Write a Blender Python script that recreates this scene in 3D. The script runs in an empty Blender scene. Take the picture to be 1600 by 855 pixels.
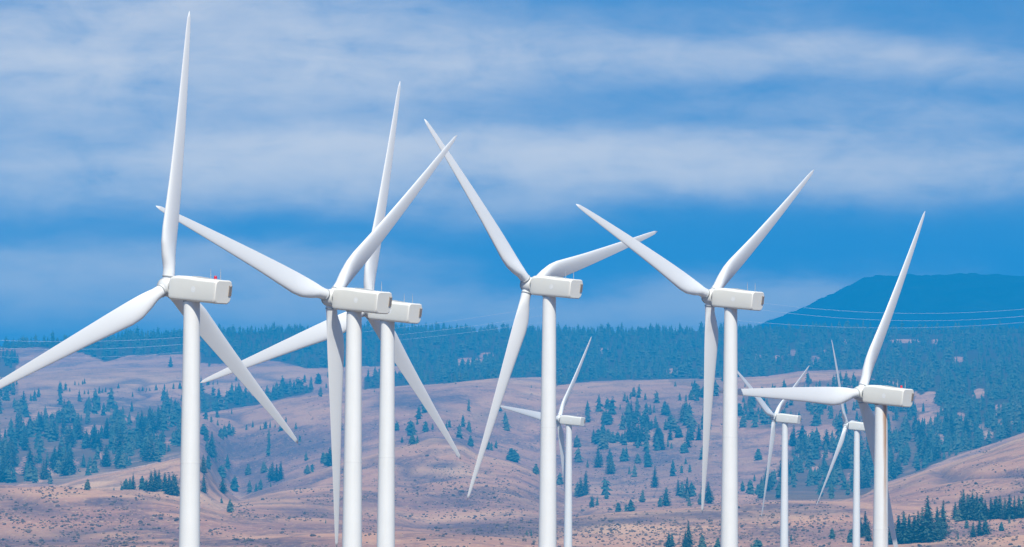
import bpy, bmesh, math, random
import numpy as np
from mathutils import Matrix, Vector

random.seed(7)
RNG = np.random.default_rng(11)
SC = bpy.context.scene
COL = SC.collection
R = math.radians

# ------------------------------------------------------------------ camera
F_PX = 8900.0                      # 200 mm lens on a 36 mm sensor, in pixels of the photograph
CAM = Vector((0.0, 0.0, 35.0))
HOR = 801.0
PITCH = math.atan((HOR - 427.5) / F_PX)
ROLL = R(0.45)
FW = Vector((0, math.cos(PITCH), math.sin(PITCH)))
_r = Vector((1, 0, 0)); _u = Vector((0, -math.sin(PITCH), math.cos(PITCH)))
RT = _r * math.cos(ROLL) + _u * math.sin(ROLL)
UP = _u * math.cos(ROLL) - _r * math.sin(ROLL)

cam_data = bpy.data.cameras.new('camera')
cam = bpy.data.objects.new('camera', cam_data); COL.objects.link(cam)
cam_data.sensor_width = 36.0
cam_data.lens = 36.0 * F_PX / 1600.0
cam_data.clip_start = 1.0; cam_data.clip_end = 200000.0
M = Matrix.Identity(4)
for i in range(3):
    M[i][0] = RT[i]; M[i][1] = UP[i]; M[i][2] = -FW[i]; M[i][3] = CAM[i]
cam.matrix_world = M
SC.camera = cam


def at(px, py, D):
    v = FW + RT * ((px - 800) / F_PX) + UP * ((427.5 - py) / F_PX)
    return CAM + v * (D / v.y)


def wslope(px, py):
    """z-rise per metre of depth for photo point (numpy)."""
    a = (np.asarray(px) - 800) / F_PX; b = (427.5 - np.asarray(py)) / F_PX
    vy = FW.y + RT.y * a + UP.y * b
    vz = FW.z + RT.z * a + UP.z * b
    return vz / vy


# ------------------------------------------------------------------ materials
def new_mat(name):
    m = bpy.data.materials.new(name); m.use_nodes = True
    nt = m.node_tree
    return m, nt, nt.nodes['Principled BSDF'], nt.nodes, nt.links


def mth(nt, op, a, b=None, c=None, clamp=False):
    n = nt.nodes.new('ShaderNodeMath'); n.operation = op; n.use_clamp = clamp
    for i, v in enumerate((a, b, c)):
        if v is None: continue
        if isinstance(v, (int, float)): n.inputs[i].default_value = v
        else: nt.links.new(v, n.inputs[i])
    return n.outputs[0]


def noise(nt, vec, scale, detail=4, rough=0.55, dist=0.0):
    n = nt.nodes.new('ShaderNodeTexNoise')
    n.inputs['Scale'].default_value = scale; n.inputs['Detail'].default_value = detail
    n.inputs['Roughness'].default_value = rough; n.inputs['Distortion'].default_value = dist
    if vec is not None: nt.links.new(vec, n.inputs['Vector'])
    return n.outputs['Fac']


def ramp(nt, fac, stops):
    n = nt.nodes.new('ShaderNodeValToRGB')
    el = n.color_ramp.elements
    while len(el) < len(stops): el.new(0.5)
    for e, (p, c) in zip(el, stops):
        e.position = p
        e.color = (c, c, c, 1) if isinstance(c, (int, float)) else (*c, 1)
    nt.links.new(fac, n.inputs[0])
    return n.outputs[0]


def mixc(nt, fac, a, b):
    n = nt.nodes.new('ShaderNodeMix'); n.data_type = 'RGBA'
    for s, v in ((0, fac), (6, a), (7, b)):
        if isinstance(v, (int, float)): n.inputs[s].default_value = v
        elif isinstance(v, tuple): n.inputs[s].default_value = (*v, 1)
        else: nt.links.new(v, n.inputs[s])
    return n.outputs[2]


def objcoord(nt):
    return nt.nodes.new('ShaderNodeTexCoord').outputs['Object']


def mapped(nt, vec, scale):
    n = nt.nodes.new('ShaderNodeMapping'); n.inputs['Scale'].default_value = scale
    nt.links.new(vec, n.inputs['Vector'])
    return n.outputs[0]


def paint(name, col, rough=0.42, dirt=(0.55, 0.52, 0.47), amount=0.12, streak=(0.6, 0.6, 0.06)):
    m, nt, b, N, L = new_mat(name)
    oc = objcoord(nt)
    s = noise(nt, mapped(nt, oc, streak), 1.3, 5, 0.6)
    g = noise(nt, oc, 0.35, 3)
    f = mth(nt, 'MULTIPLY', ramp(nt, s, [(0.45, 0.0), (0.85, 1.0)]), amount)
    f = mth(nt, 'ADD', f, mth(nt, 'MULTIPLY', ramp(nt, g, [(0.4, 0.0), (0.75, 1.0)]), amount * 0.4))
    L.new(mixc(nt, f, col, dirt), b.inputs['Base Color'])
    b.inputs['Roughness'].default_value = rough
    return m


M_TOWER = paint('tower_paint', (0.82, 0.81, 0.79), 0.42, amount=.2)
M_NAC = paint('nacelle_paint', (0.84, 0.815, 0.735), 0.5, streak=(0.15, 0.6, 0.5))
M_CAP = paint('rear_cover_paint', (0.86, 0.825, 0.745), 0.5)
M_BLADE = paint('blade_paint', (0.85, 0.85, 0.85), 0.35, amount=0.06)
M_HUB = paint('hub_paint', (0.74, 0.73, 0.70), 0.5)
M_DARK = paint('dark_gap', (0.05, 0.05, 0.055), 0.7)
M_VENT = paint('vent_metal', (0.30, 0.23, 0.17), 0.7)
M_EMB = paint('emblem_paint', (0.86, 0.86, 0.86), 0.35, amount=0.02)
M_HATCH = paint('hatch_paint', (0.42, 0.42, 0.41), 0.6)
M_MAST = paint('mast_metal', (0.45, 0.46, 0.47), 0.4)
M_RED = paint('beacon_red', (0.55, 0.01, 0.02), 0.25, amount=0.0)
M_WIRE = paint('wire_aluminium', (0.75, 0.77, 0.80), 0.45, amount=0.0)


def rust_tower(yaw):
    """white tower paint with one rust run below the nacelle (a stain with a shape of its own)"""
    m = paint('tower_paint_rust_run', (0.82, 0.81, 0.79), 0.42, amount=.2)
    nt = m.node_tree; b = nt.nodes['Principled BSDF']
    base = b.inputs['Base Color'].links[0].from_socket
    a = R(-56) - yaw                                  # world azimuth of the run, in tower space
    dx, dy = math.cos(a), math.sin(a)
    s = nt.nodes.new('ShaderNodeSeparateXYZ'); nt.links.new(objcoord(nt), s.inputs[0])
    x, y, z = s.outputs
    front = mth(nt, 'ADD', mth(nt, 'MULTIPLY', x, dx), mth(nt, 'MULTIPLY', y, dy))
    side = mth(nt, 'ADD', mth(nt, 'MULTIPLY', x, -dy), mth(nt, 'MULTIPLY', y, dx))
    nz = noise(nt, mapped(nt, objcoord(nt), (2.2, 2.2, 0.12)), 1.6, 4, 0.6)
    side = mth(nt, 'ADD', side, mth(nt, 'MULTIPLY', mth(nt, 'SUBTRACT', nz, 0.5), 0.7))
    band = mth(nt, 'SUBTRACT', 1.0, mth(nt, 'DIVIDE', mth(nt, 'ABSOLUTE', side), 0.55), clamp=True)
    band = mth(nt, 'MULTIPLY', band, mth(nt, 'GREATER_THAN', front, 0.0))
    fade = nt.nodes.new('ShaderNodeMapRange'); fade.clamp = True
    nt.links.new(z, fade.inputs[0])
    for i, v in enumerate((38.0, 66.0, 0.12, 0.95)): fade.inputs[i + 1].default_value = v
    f = mth(nt, 'MULTIPLY', mth(nt, 'MULTIPLY', band, fade.outputs[0]), 1.3, clamp=True)
    nt.links.new(mixc(nt, f, base, (0.42, 0.20, 0.06)), b.inputs['Base Color'])
    return m


# ------------------------------------------------------------------ mesh helpers
def link(name, mesh, mat=None, parent=None, smooth=False):
    o = bpy.data.objects.new(name, mesh); COL.objects.link(o)
    if mat is not None and not mesh.materials: mesh.materials.append(mat)
    if smooth:
        for p in mesh.polygons: p.use_smooth = True
    if parent is not None: o.parent = parent
    return o


def from_bm(name, bm):
    bmesh.ops.recalc_face_normals(bm, faces=bm.faces)
    me = bpy.data.meshes.new(name); bm.to_mesh(me); bm.free()
    return me


def loft(rings, close=True, cap0=True, cap1=True):
    bm = bmesh.new()
    vs = [[bm.verts.new(p) for p in r] for r in rings]
    n = len(rings[0])
    for a, b in zip(vs, vs[1:]):
        for i in range(n if close else n - 1):
            bm.faces.new((a[i], a[(i + 1) % n], b[(i + 1) % n], b[i]))
    if cap0: bm.faces.new(vs[0])
    if cap1: bm.faces.new(list(reversed(vs[-1])))
    return bm


def circle(r, z, n=48):
    return [(r * math.cos(2 * math.pi * i / n), r * math.sin(2 * math.pi * i / n), z) for i in range(n)]


def np_mesh(name, V, T, smooth=False, attrs=None):
    """mesh from numpy vertices and faces (all tri or all quad)"""
    me = bpy.data.meshes.new(name)
    k = T.shape[1]
    me.vertices.add(len(V)); me.vertices.foreach_set('co', np.ascontiguousarray(V, dtype=np.float32).ravel())
    me.loops.add(T.size); me.loops.foreach_set('vertex_index', np.ascontiguousarray(T, dtype=np.int32).ravel())
    me.polygons.add(len(T)); me.polygons.foreach_set('loop_start', np.arange(0, T.size, k, dtype=np.int32))
    me.polygons.foreach_set('use_smooth', np.full(len(T), smooth))
    for nm, a in (attrs or {}).items():
        at_ = me.attributes.new(nm, 'FLOAT', 'POINT'); at_.data.foreach_set('value', np.ascontiguousarray(a, dtype=np.float32))
    me.update(calc_edges=True); me.validate()
    return me


def tag(o, label=None, cat=None, group=None, kind=None):
    if label: o['label'] = label
    if cat: o['category'] = cat
    if group: o['group'] = group
    if kind: o['kind'] = kind
    return o


# ------------------------------------------------------------------ wind turbine meshes
HUB_H = 68.0
R_BL = 41.0
NAC_F, NAC_B, NAC_W, NAC_H = 3.3, -6.3, 3.5, 3.5
TILT = R(5.0)


def tower_mesh():
    top = HUB_H - NAC_H / 2 + 0.15
    r0, r1 = 1.86, 1.19
    rings = []
    zs = sorted(set([0.0, top] + [top * k / 24 for k in range(25)]))
    flange = [top * 0.31, top * 0.64]
    pts = [(z, 0.0) for z in zs]
    for fz in flange: pts += [(fz - 0.09, 0), (fz - 0.085, 0.012), (fz + 0.085, 0.012), (fz + 0.09, 0)]
    pts.sort()
    for z, e in pts:
        rings.append(circle(r0 + (r1 - r0) * z / top + e, z, 56))
    me = from_bm('tower', loft(rings)); return me


def section(x, w, zb, zt, cb, ct, lean=0.0):
    """chamfered box cross-section in the y-z plane at x; lean shifts x with height"""
    h = w / 2
    pts = [(-h + cb, zb), (h - cb, zb), (h - cb * 0.25, zb + cb * 0.5), (h, zb + cb * 1.15),
           (h, zt - ct), (h - ct * 0.35, zt - ct * 0.3), (h - ct, zt), (-h + ct, zt),
           (-h + ct * 0.35, zt - ct * 0.3), (-h, zt - ct), (-h, zb + cb * 1.15), (-h + cb * 0.25, zb + cb * 0.5)]
    return [(x + lean * (z - zb), y, z) for y, z in pts]


def nacelle_mesh():
    zb, zt = -NAC_H / 2, NAC_H / 2
    st = [(NAC_F, 2.9, zb + .25, zt - .45, .35, .5), (NAC_F - .18, 3.25, zb + .08, zt - .2, .42, .5), (NAC_F - .6, 3.45, zb, zt - .02, .5, .45),
          (1.6, 3.5, zb, zt + .12, .5, .42), (0.2, 3.5, zb, zt + .15, .5, .42), (-1.2, 3.5, zb, zt + .07, .5, .4),
          (-2.4, 3.5, zb, zt, .5, .4), (-5.7, 3.5, zb, zt - .05, .5, .4)]
    rings = [section(x, w, a, b, cb, ct) for x, w, a, b, cb, ct in st]
    # last ring leans with the rear cover
    x, w, a, b, cb, ct = st[-1]
    rings[-1] = section(x, w, a, b, cb, ct, lean=-0.05)
    bm = loft(rings)
    me = from_bm('nacelle', bm); return me


def rear_cover_mesh():
    zb, zt = -NAC_H / 2, NAC_H / 2 - .05
    rings = [section(-5.70, 3.56, zb - .03, zt + .03, .5, .4, -.05), section(-5.80, 3.56, zb - .03, zt + .03, .5, .4, -.05),
             section(-6.12, 3.50, zb + .02, zt - .02, .55, .45, -.05), section(-6.26, 3.30, zb + .14, zt - .12, .6, .5, -.05)]
    me = from_bm('rear_cover', loft(rings)); return me


def box_bm(bm, x0, x1, y0, y1, z0, z1):
    v = [bm.verts.new((x, y, z)) for x in (x0, x1) for y in (y0, y1) for z in (z0, z1)]
    for f in ((0, 1, 3, 2), (4, 6, 7, 5), (0, 4, 5, 1), (2, 3, 7, 6), (0, 2, 6, 4), (1, 5, 7, 3)):
        bm.faces.new([v[i] for i in f])


def vent_mesh():
    bm = bmesh.new()
    # frame with louvres on the rear cover, toward its far edge
    xr = -6.33
    def lx(z): return xr - 0.05 * (z + NAC_H / 2)
    y0, y1, z0, z1 = -1.56, -1.12, -0.5, 0.95
    n = 9
    for k in range(n):
        z = z0 + (z1 - z0) * k / n; zz = z + (z1 - z0) / n * .62
        box_bm(bm, lx(z) - .05, lx(z) + .16, y0, y1, z, zz)
    for ya, yb in ((y0 - .06, y0 - .002), (y1 + .002, y1 + .06)):
        v = [bm.verts.new((lx(z) + dx, y, z)) for z in (z0 - .05, z1 + .05) for dx in (-.06, .17) for y in (ya, yb)]
        for f in ((0, 1, 3, 2), (4, 6, 7, 5), (0, 4, 5, 1), (2, 3, 7, 6), (0, 2, 6, 4), (1, 5, 7, 3)):
            bm.faces.new([v[i] for i in f])
    return from_bm('vent_grille', bm)


def hatch_mesh():
    bm = bmesh.new()
    z = NAC_H / 2 + .06
    rings = [[(-3.6, -.8, z - .14), (-.6, -.8, z + .02), (-.6, .9, z + .02), (-3.6, .9, z - .14)],
             [(-3.5, -.75, z - .02), (-.7, -.75, z + .17), (-.7, .85, z + .17), (-3.5, .85, z - .02)]]
    return from_bm('roof_hatch', loft(rings))


def emblem_mesh():
    """small raised roundel on the side of the nacelle: a ring with two short bars inside"""
    bm = bmesh.new(); n = 24; y = NAC_W / 2 + .012
    cx, cz = -1.9, 0.05
    for ro, ri in ((.42, .30),):
        for i in range(n):
            a, b = 2 * math.pi * i / n, 2 * math.pi * (i + 1) / n
            bm.faces.new([bm.verts.new((cx + r_ * math.cos(t), y, cz + r_ * math.sin(t))) for r_, t in ((ri, a), (ro, a), (ro, b), (ri, b))])
    box_bm(bm, cx - .16, cx - .05, y - .01, y + .006, cz - .2, cz + .2)
    box_bm(bm, cx + .05, cx + .16, y - .01, y + .006, cz - .2, cz + .2)
    return from_bm('emblem', bm)


def mast_mesh():
    bm = bmesh.new()
    def tube(x, y, z0, z1, r):
        rr = [[(x + r * math.cos(t), y + r * math.sin(t), z) for t in [i * math.pi / 4 for i in range(8)]] for z in (z0, z1)]
        vs = [[bm.verts.new(p) for p in q] for q in rr]
        for i in range(8): bm.faces.new((vs[0][i], vs[0][(i + 1) % 8], vs[1][(i + 1) % 8], vs[1][i]))
        bm.faces.new(vs[0]); bm.faces.new(vs[1])
    tube(0, 0, -.3, 1.25, .04); tube(0, 0, 1.24, 1.62, .022); tube(0, 0, .5, .62, .07)
    return from_bm('wind_mast', bm)


def beacon_mesh():
    rings = [circle(.24, z, 20) for z in (.1, .42)] + [circle(.19, .54, 20), circle(.08, .6, 20)]
    return from_bm('beacon_light', loft(rings))


def beacon_base_mesh():
    return from_bm('beacon_base', loft([circle(.2, -.3, 16), circle(.2, .05, 16), circle(.27, .06, 16), circle(.27, .1, 16)]))


def revolve_x(prof, n=32):
    return loft([[(x, r * math.cos(2 * math.pi * i / n), r * math.sin(2 * math.pi * i / n)) for i in range(n)] for x, r in prof])


HUB_X = 4.95


def hub_mesh():
    return from_bm('hub', revolve_x([(HUB_X - 1.15, .95), (HUB_X - 1.1, 1.22), (HUB_X - .7, 1.4), (HUB_X, 1.45), (HUB_X + .55, 1.36), (HUB_X + .8, 1.2)]))


def nose_mesh():
    return from_bm('nose_cone', revolve_x([(HUB_X + .74, 1.28), (HUB_X + .82, 1.3), (HUB_X + 1.15, 1.12), (HUB_X + 1.42, .8), (HUB_X + 1.58, .42), (HUB_X + 1.63, .1)]))


def shaft_mesh():
    return from_bm('shaft_collar', revolve_x([(NAC_F - .25, 1.05), (HUB_X - 1.12, 1.0)]))


def yaw_ring_mesh():
    return from_bm('yaw_ring', loft([circle(1.3, HUB_H - NAC_H / 2 - .06, 48), circle(1.3, HUB_H - NAC_H / 2 + .22, 48)]))


def blade_mesh():
    """span along +Z from the hub axis, chord along Y, thickness along X"""
    st = [(0.7, 1.75, 1.0, 0, 0), (1.9, 1.8, 1.0, 0, 0), (2.9, 1.95, .9, 4, .08), (4.5, 2.75, .62, 10, .28), (6.5, 3.4, .42, 13, .42),
          (8.6, 3.55, .32, 12, .44), (12, 3.25, .26, 9.5, .38), (17, 2.75, .22, 7, .3), (23, 2.25, .2, 4.5, .24), (29, 1.75, .18, 2.5, .18),
          (34, 1.32, .17, 1, .12), (38, .95, .16, 0, .08), (40, .65, .15, 0, .03), (40.8, .3, .15, 0, .0), (R_BL, .1, .15, 0, 0)]
    n = 26; rings = []
    zz = np.array([s[0] for s in st]); fine = np.concatenate([np.linspace(.7, 12, 22), np.linspace(13, 41, 30)])
    for z in fine:
        c, t, tw, off = (np.interp(z, zz, [s[k] for s in st]) for k in (1, 2, 3, 4))
        rnd = np.clip((t - .35) / .65, 0, 1)
        ring = []
        for i in range(n):
            a = 2 * math.pi * i / n
            cy = math.cos(a) * .5; cx = math.sin(a) * .5 * t
            # aerofoil: fatter nose, thin tail, blended from the round root
            s = (cy + .5)
            foil = 2.6 * t * (0.2969 * math.sqrt(max(1 - s, 0)) * 1.0 - .126 * (1 - s) - .3516 * (1 - s) ** 2 + .2843 * (1 - s) ** 3 - .1036 * (1 - s) ** 4) / .6 * .6
            fx = foil * (1 if math.sin(a) >= 0 else -.75) * 1.9 if 0 < s < 1 else 0
            x = (cx * rnd + fx * (1 - rnd)) * c
            y = (cy + off * .5) * c * 1.0 - off * c * .12
            tw_ = R(tw * .5)
            cone = math.tan(R(2.0)) * z + .0006 * z * z
            ring.append((x * math.cos(tw_) - y * math.sin(tw_) + cone, x * math.sin(tw_) + y * math.cos(tw_), z))
        rings.append(ring)
    return from_bm('blade', loft(rings))


def collar_mesh():
    return from_bm('root_collar', loft([circle(.94, 1.46, 32), circle(.98, 1.48, 32), circle(.98, 1.66, 32), circle(.92, 1.68, 32)]))


ME = dict(collar=collar_mesh(), tower=tower_mesh(), nacelle=nacelle_mesh(), rear=rear_cover_mesh(), vent=vent_mesh(), hatch=hatch_mesh(), emblem=emblem_mesh(),
          mast=mast_mesh(), beacon=beacon_mesh(), bbase=beacon_base_mesh(), hub=hub_mesh(), nose=nose_mesh(), shaft=shaft_mesh(),
          yaw=yaw_ring_mesh(), blade=blade_mesh())
for k, mat in dict(collar=M_HATCH, tower=M_TOWER, nacelle=M_NAC, rear=M_CAP, vent=M_VENT, hatch=M_HATCH, emblem=M_EMB, mast=M_MAST, beacon=M_RED, bbase=M_NAC,
                   hub=M_HUB, nose=M_HATCH, shaft=M_DARK, yaw=M_DARK, blade=M_BLADE).items():
    ME[k].materials.append(mat)
for k in ('collar', 'tower', 'beacon', 'hub', 'nose', 'shaft', 'yaw', 'blade', 'nacelle', 'rear'):
    for p in ME[k].polygons: p.use_smooth = True
for k in ('nacelle', 'rear', 'tower', 'nose', 'hub', 'beacon', 'yaw'):
    ME[k].set_sharp_from_angle(angle=R(24 if k in ('nacelle', 'rear') else 50))

TURBINES = []     # (px, base xyz)


def turbine(px, py, D, yaw_deg, phi, label, beacon=False, rust=False):
    p = at(px, py, D)
    yaw = math.pi - R(yaw_deg)
    root = bpy.data.objects.new('wind_turbine', None); COL.objects.link(root)
    root.location = (p.x, p.y, p.z - HUB_H); root.rotation_euler = (0, 0, yaw)
    root.empty_display_size = 4
    tag(root, label, 'wind turbine', 'wind turbines standing on the plain')
    tm = ME['tower']
    if rust:
        tm = tm.copy(); tm.materials.clear(); tm.materials.append(rust_tower(yaw))
    t = link('tower', tm, parent=root)
    if rust: t['label'] = 'white tower with a rust run below the nacelle'
    link('yaw_ring', ME['yaw'], parent=t)
    T = Matrix.Translation((0, 0, HUB_H)) @ Matrix.Rotation(-TILT, 4, 'Y')
    nac = link('nacelle', ME['nacelle'], parent=root); nac.matrix_local = T
    link('rear_cover', ME['rear'], parent=nac); link('vent_grille', ME['vent'], parent=nac)
    link('roof_hatch', ME['hatch'], parent=nac); link('emblem', ME['emblem'], parent=nac)
    zt = NAC_H / 2 - .05
    for k, (mx, my) in enumerate(((-4.2, .6), (-5.15, -.5))):
        m_ = link('wind_mast', ME['mast'], parent=nac); m_.location = (mx, my, zt); m_.rotation_euler = (0, TILT, R(40))
    if beacon:
        b_ = link('beacon_base', ME['bbase'], parent=nac); b_.location = (-4.75, .2, zt); b_.rotation_euler = (0, TILT, 0)
        b2 = link('beacon_light', ME['beacon'], parent=nac); b2.location = (-4.75, .2, zt); b2.rotation_euler = (0, TILT, 0)
    hub = link('hub', ME['hub'], parent=root); hub.matrix_local = T
    link('nose_cone', ME['nose'], parent=hub); link('shaft_collar', ME['shaft'], parent=hub)
    for k in range(3):
        b = link('blade', ME['blade'], parent=root)
        b.matrix_local = T @ Matrix.Translation((HUB_X, 0, 0)) @ Matrix.Rotation(R(phi + 120 * k), 4, 'X')
        link('root_collar', ME['collar'], parent=b)
    TURBINES.append((px, root.location.copy()))
    return root


turbine(300, 452, 837, 40, 4, 'large white wind turbine with red beacon, clean tower and one blade standing nearly upright', beacon=True)
turbine(553.5, 469, 899, 40, 48, 'large white wind turbine whose nacelle covers part of the nacelle just behind it')
turbine(606, 486, 995, 40, 10, 'large white wind turbine whose nacelle is partly hidden by another nacelle in front')
turbine(858.5, 448, 1035, 40, 74, 'large white wind turbine whose tower stands beside a small distant turbine with pine slopes behind')
turbine(1142, 467, 1053, 40, 52, 'large white wind turbine with two pale roof masts standing beside the dark blue mountain foot')
turbine(1377, 618, 1090, 40, 29, 'white wind turbine with rust stain down its tower top and red beacon', beacon=True, rust=True)
turbine(889, 657, 2230, 32, 36, 'small distant white wind turbine with its hub almost touching a thick near tower')
turbine(1226.5, 654, 2290, 28, 58, 'small distant white wind turbine standing clear of other towers before open pine woodland')
turbine(1339, 666, 2430, 24, 91, 'small distant white wind turbine overlapped by blades of the rust-stained turbine')

# ------------------------------------------------------------------ terrain
def vnoise(x, y, seed):
    xi = np.floor(x).astype(np.int64); yi = np.floor(y).astype(np.int64)
    xf = x - xi; yf = y - yi
    def h(a, b):
        n = (a * 374761393 + b * 668265263 + seed * 1442695041) & 0xFFFFFFFF
        n = ((n ^ (n >> 13)) * 1274126177) & 0xFFFFFFFF
        return ((n ^ (n >> 16)) & 0xFFFF) / 65535.0
    u = xf * xf * (3 - 2 * xf); v = yf * yf * (3 - 2 * yf)
    return (h(xi, yi) * (1 - u) + h(xi + 1, yi) * u) * (1 - v) + (h(xi, yi + 1) * (1 - u) + h(xi + 1, yi + 1) * u) * v - .5


def fbm(x, y, seed, octv=4, g=.5):
    s = 0; a = 1.0
    for k in range(octv):
        s = s + a * vnoise(x * 2 ** k, y * 2 ** k, seed + k); a *= g
    return s


XS = np.arange(-1600, 3201, 4.0)


def prof(pts, sig=6):
    x = [p[0] for p in pts]; y = [p[1] for p in pts]
    v = np.interp(XS, x, y)
    k = np.exp(-.5 * (np.arange(-20, 21) * 4 / sig) ** 2); k /= k.sum()
    return np.convolve(np.pad(v, 20, mode='edge'), k, mode='valid')


def bump(base, pts, sig=20):
    return base + prof(pts, sig)


R0 = prof([(-400, 850), (0, 846), (100, 844), (200, 842), (300, 841), (400, 838), (500, 833), (560, 832), (700, 832), (800, 840), (900, 852), (1000, 857),
           (1200, 859), (1390, 853), (1450, 849), (1500, 846), (1600, 836), (1900, 825)])
R1 = prof([(-400, 757), (0, 757), (87, 761), (210, 766), (277, 777), (310, 789), (345, 799), (400, 803), (500, 806), (600, 814), (660, 824), (700, 823), (750, 816),
           (800, 812), (867, 809), (960, 800), (1050, 795), (1125, 790), (1200, 786), (1330, 784), (1400, 787), (1450, 785), (1500, 780), (1550, 775), (1600, 771), (1900, 755)])
R1v = prof([(-400, 766), (0, 766), (210, 774), (300, 794), (345, 798), (400, 792), (500, 797), (600, 806), (660, 826), (700, 828), (800, 820), (900, 813), (960, 808), (1125, 798),
            (1330, 790), (1400, 778), (1500, 752), (1600, 730), (1900, 700)])
R2a = prof([(-400, 790), (0, 775), (60, 768), (90, 760), (140, 747), (230, 729), (277, 716), (300, 714), (320, 722), (345, 762), (380, 784), (440, 772), (500, 766), (600, 762),
            (700, 758), (800, 764), (850, 785), (880, 800), (960, 797), (1100, 789), (1200, 785), (1300, 782), (1340, 774), (1385, 757), (1410, 750), (1500, 719), (1540, 706), (1585, 689), (1600, 685), (1700, 660), (2000, 620)])
R2av = R2a + prof([(0, 5), (300, 6), (330, 3), (350, -2), (380, -3), (850, -6), (1000, -7), (1300, -4), (1340, 3), (1385, 7), (1600, 8)])
R2b = prof([(-400, 752), (0, 750), (100, 746), (200, 737), (277, 724), (300, 720), (330, 736), (345, 768), (370, 784), (400, 769), (460, 749), (535, 725), (592, 710), (617, 702),
            (650, 696), (675, 686), (725, 692), (742, 708), (800, 724), (835, 735), (860, 757), (900, 778), (1000, 777), (1100, 773), (1200, 771), (1300, 769), (1340, 766),
            (1385, 760), (1410, 754), (1500, 724), (1600, 690), (2000, 625)])
R2bv = R2b + prof([(0, -12), (300, -14), (345, -8), (370, 3), (400, 6), (835, 6), (860, -4), (900, -16), (1200, -18), (1340, -18), (1385, -12), (1500, -6), (1600, -5)])
R3 = prof([(-400, 652), (0, 650), (200, 650), (280, 650), (312, 648), (400, 636), (450, 623), (492, 617), (617, 605), (660, 603), (775, 593), (850, 601), (905, 600), (955, 597), (1015, 595),
           (1075, 594), (1200, 589), (1250, 581), (1350, 580), (1400, 596), (1500, 598), (1600, 598), (2000, 590)])
R3v = R3 + prof([(0, -14), (280, -10), (312, 4), (400, 5), (1340, 5), (1400, -8), (1600, -10)])
R4 = prof([(-400, 600), (0, 593), (42, 587), (135, 577), (285, 575), (400, 572), (567, 575), (632, 572), (700, 566), (800, 562), (900, 565), (1000, 563), (1100, 560), (1200, 557),
           (1300, 555), (1400, 552), (1600, 549), (2000, 545)])
R4v = R4 + prof([(0, 3), (620, 3), (680, -4), (1600, -5)])
R5 = prof([(-400, 548), (0, 545), (50, 541), (100, 536), (200, 530), (280, 525), (340, 523), (400, 521), (600, 519), (700, 521), (800, 523), (900, 523), (1000, 523), (1100, 520),
           (1200, 518), (1300, 518), (1400, 521), (1500, 520), (1600, 519), (2000, 516)])
MT = prof([(-400, 650), (1100, 640), (1150, 535), (1180, 513), (1195, 506), (1215, 498), (1250, 487), (1275, 474), (1300, 464), (1325, 451), (1345, 441), (1375, 437), (1430, 435),
           (1500, 434), (1600, 436), (1800, 443), (2300, 520), (2600, 600)], 5)

plain = lambda D: wslope(XS, np.zeros_like(XS)) * 0 - 35.0 / D
ROWS = [(2500, plain(2500)), (2900, wslope(XS, R0)), (3060, wslope(XS, R0 + 5)), (3700, wslope(XS, R1)), (3950, wslope(XS, R1v)), (4550, wslope(XS, R2a)),
        (4850, wslope(XS, R2av)), (5400, wslope(XS, R2b)), (5700, wslope(XS, R2bv)), (7200, wslope(XS, R3)), (7500, wslope(XS, R3v)), (8600, wslope(XS, R4)),
        (8850, wslope(XS, R4v)), (9800, wslope(XS, R5)), (11200, wslope(XS, R5 + 60)), (12600, wslope(XS, R5 * 0 + 690)),
        (15000, wslope(XS, MT)), (17200, wslope(XS, MT * 0 + 730)), (26000, wslope(XS, MT * 0 + 780))]
DK = np.array([r[0] for r in ROWS], float)
ZK = np.array([r[1] * r[0] + 35.0 for r in ROWS])          # (rows, columns) heights
# monotone cubic (Fritsch-Carlson) along depth
hk = np.diff(DK)[:, None]; dk = np.diff(ZK, axis=0) / hk
MK = np.zeros_like(ZK)
prod = dk[:-1] * dk[1:]
w1 = 2 * hk[1:] + hk[:-1]; w2 = hk[1:] + 2 * hk[:-1]
with np.errstate(divide='ignore', invalid='ignore'):
    hm = (w1 + w2) / (w1 / dk[:-1] + w2 / dk[1:])
MK[1:-1] = np.where(prod > 0, hm, 0.0)

TB = [(t[1].x, t[1].y, t[1].z) for t in TURBINES]


def gully(x, y):
    a = 1 - np.abs(fbm(x / 130 + 3.1, y / 420, 61, 3, .5)) * 7
    return np.clip(a, 0, 1) ** 1.5 * np.clip(fbm(x / 500, y / 700, 67, 2) * 3 + .6, 0, 1)


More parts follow.
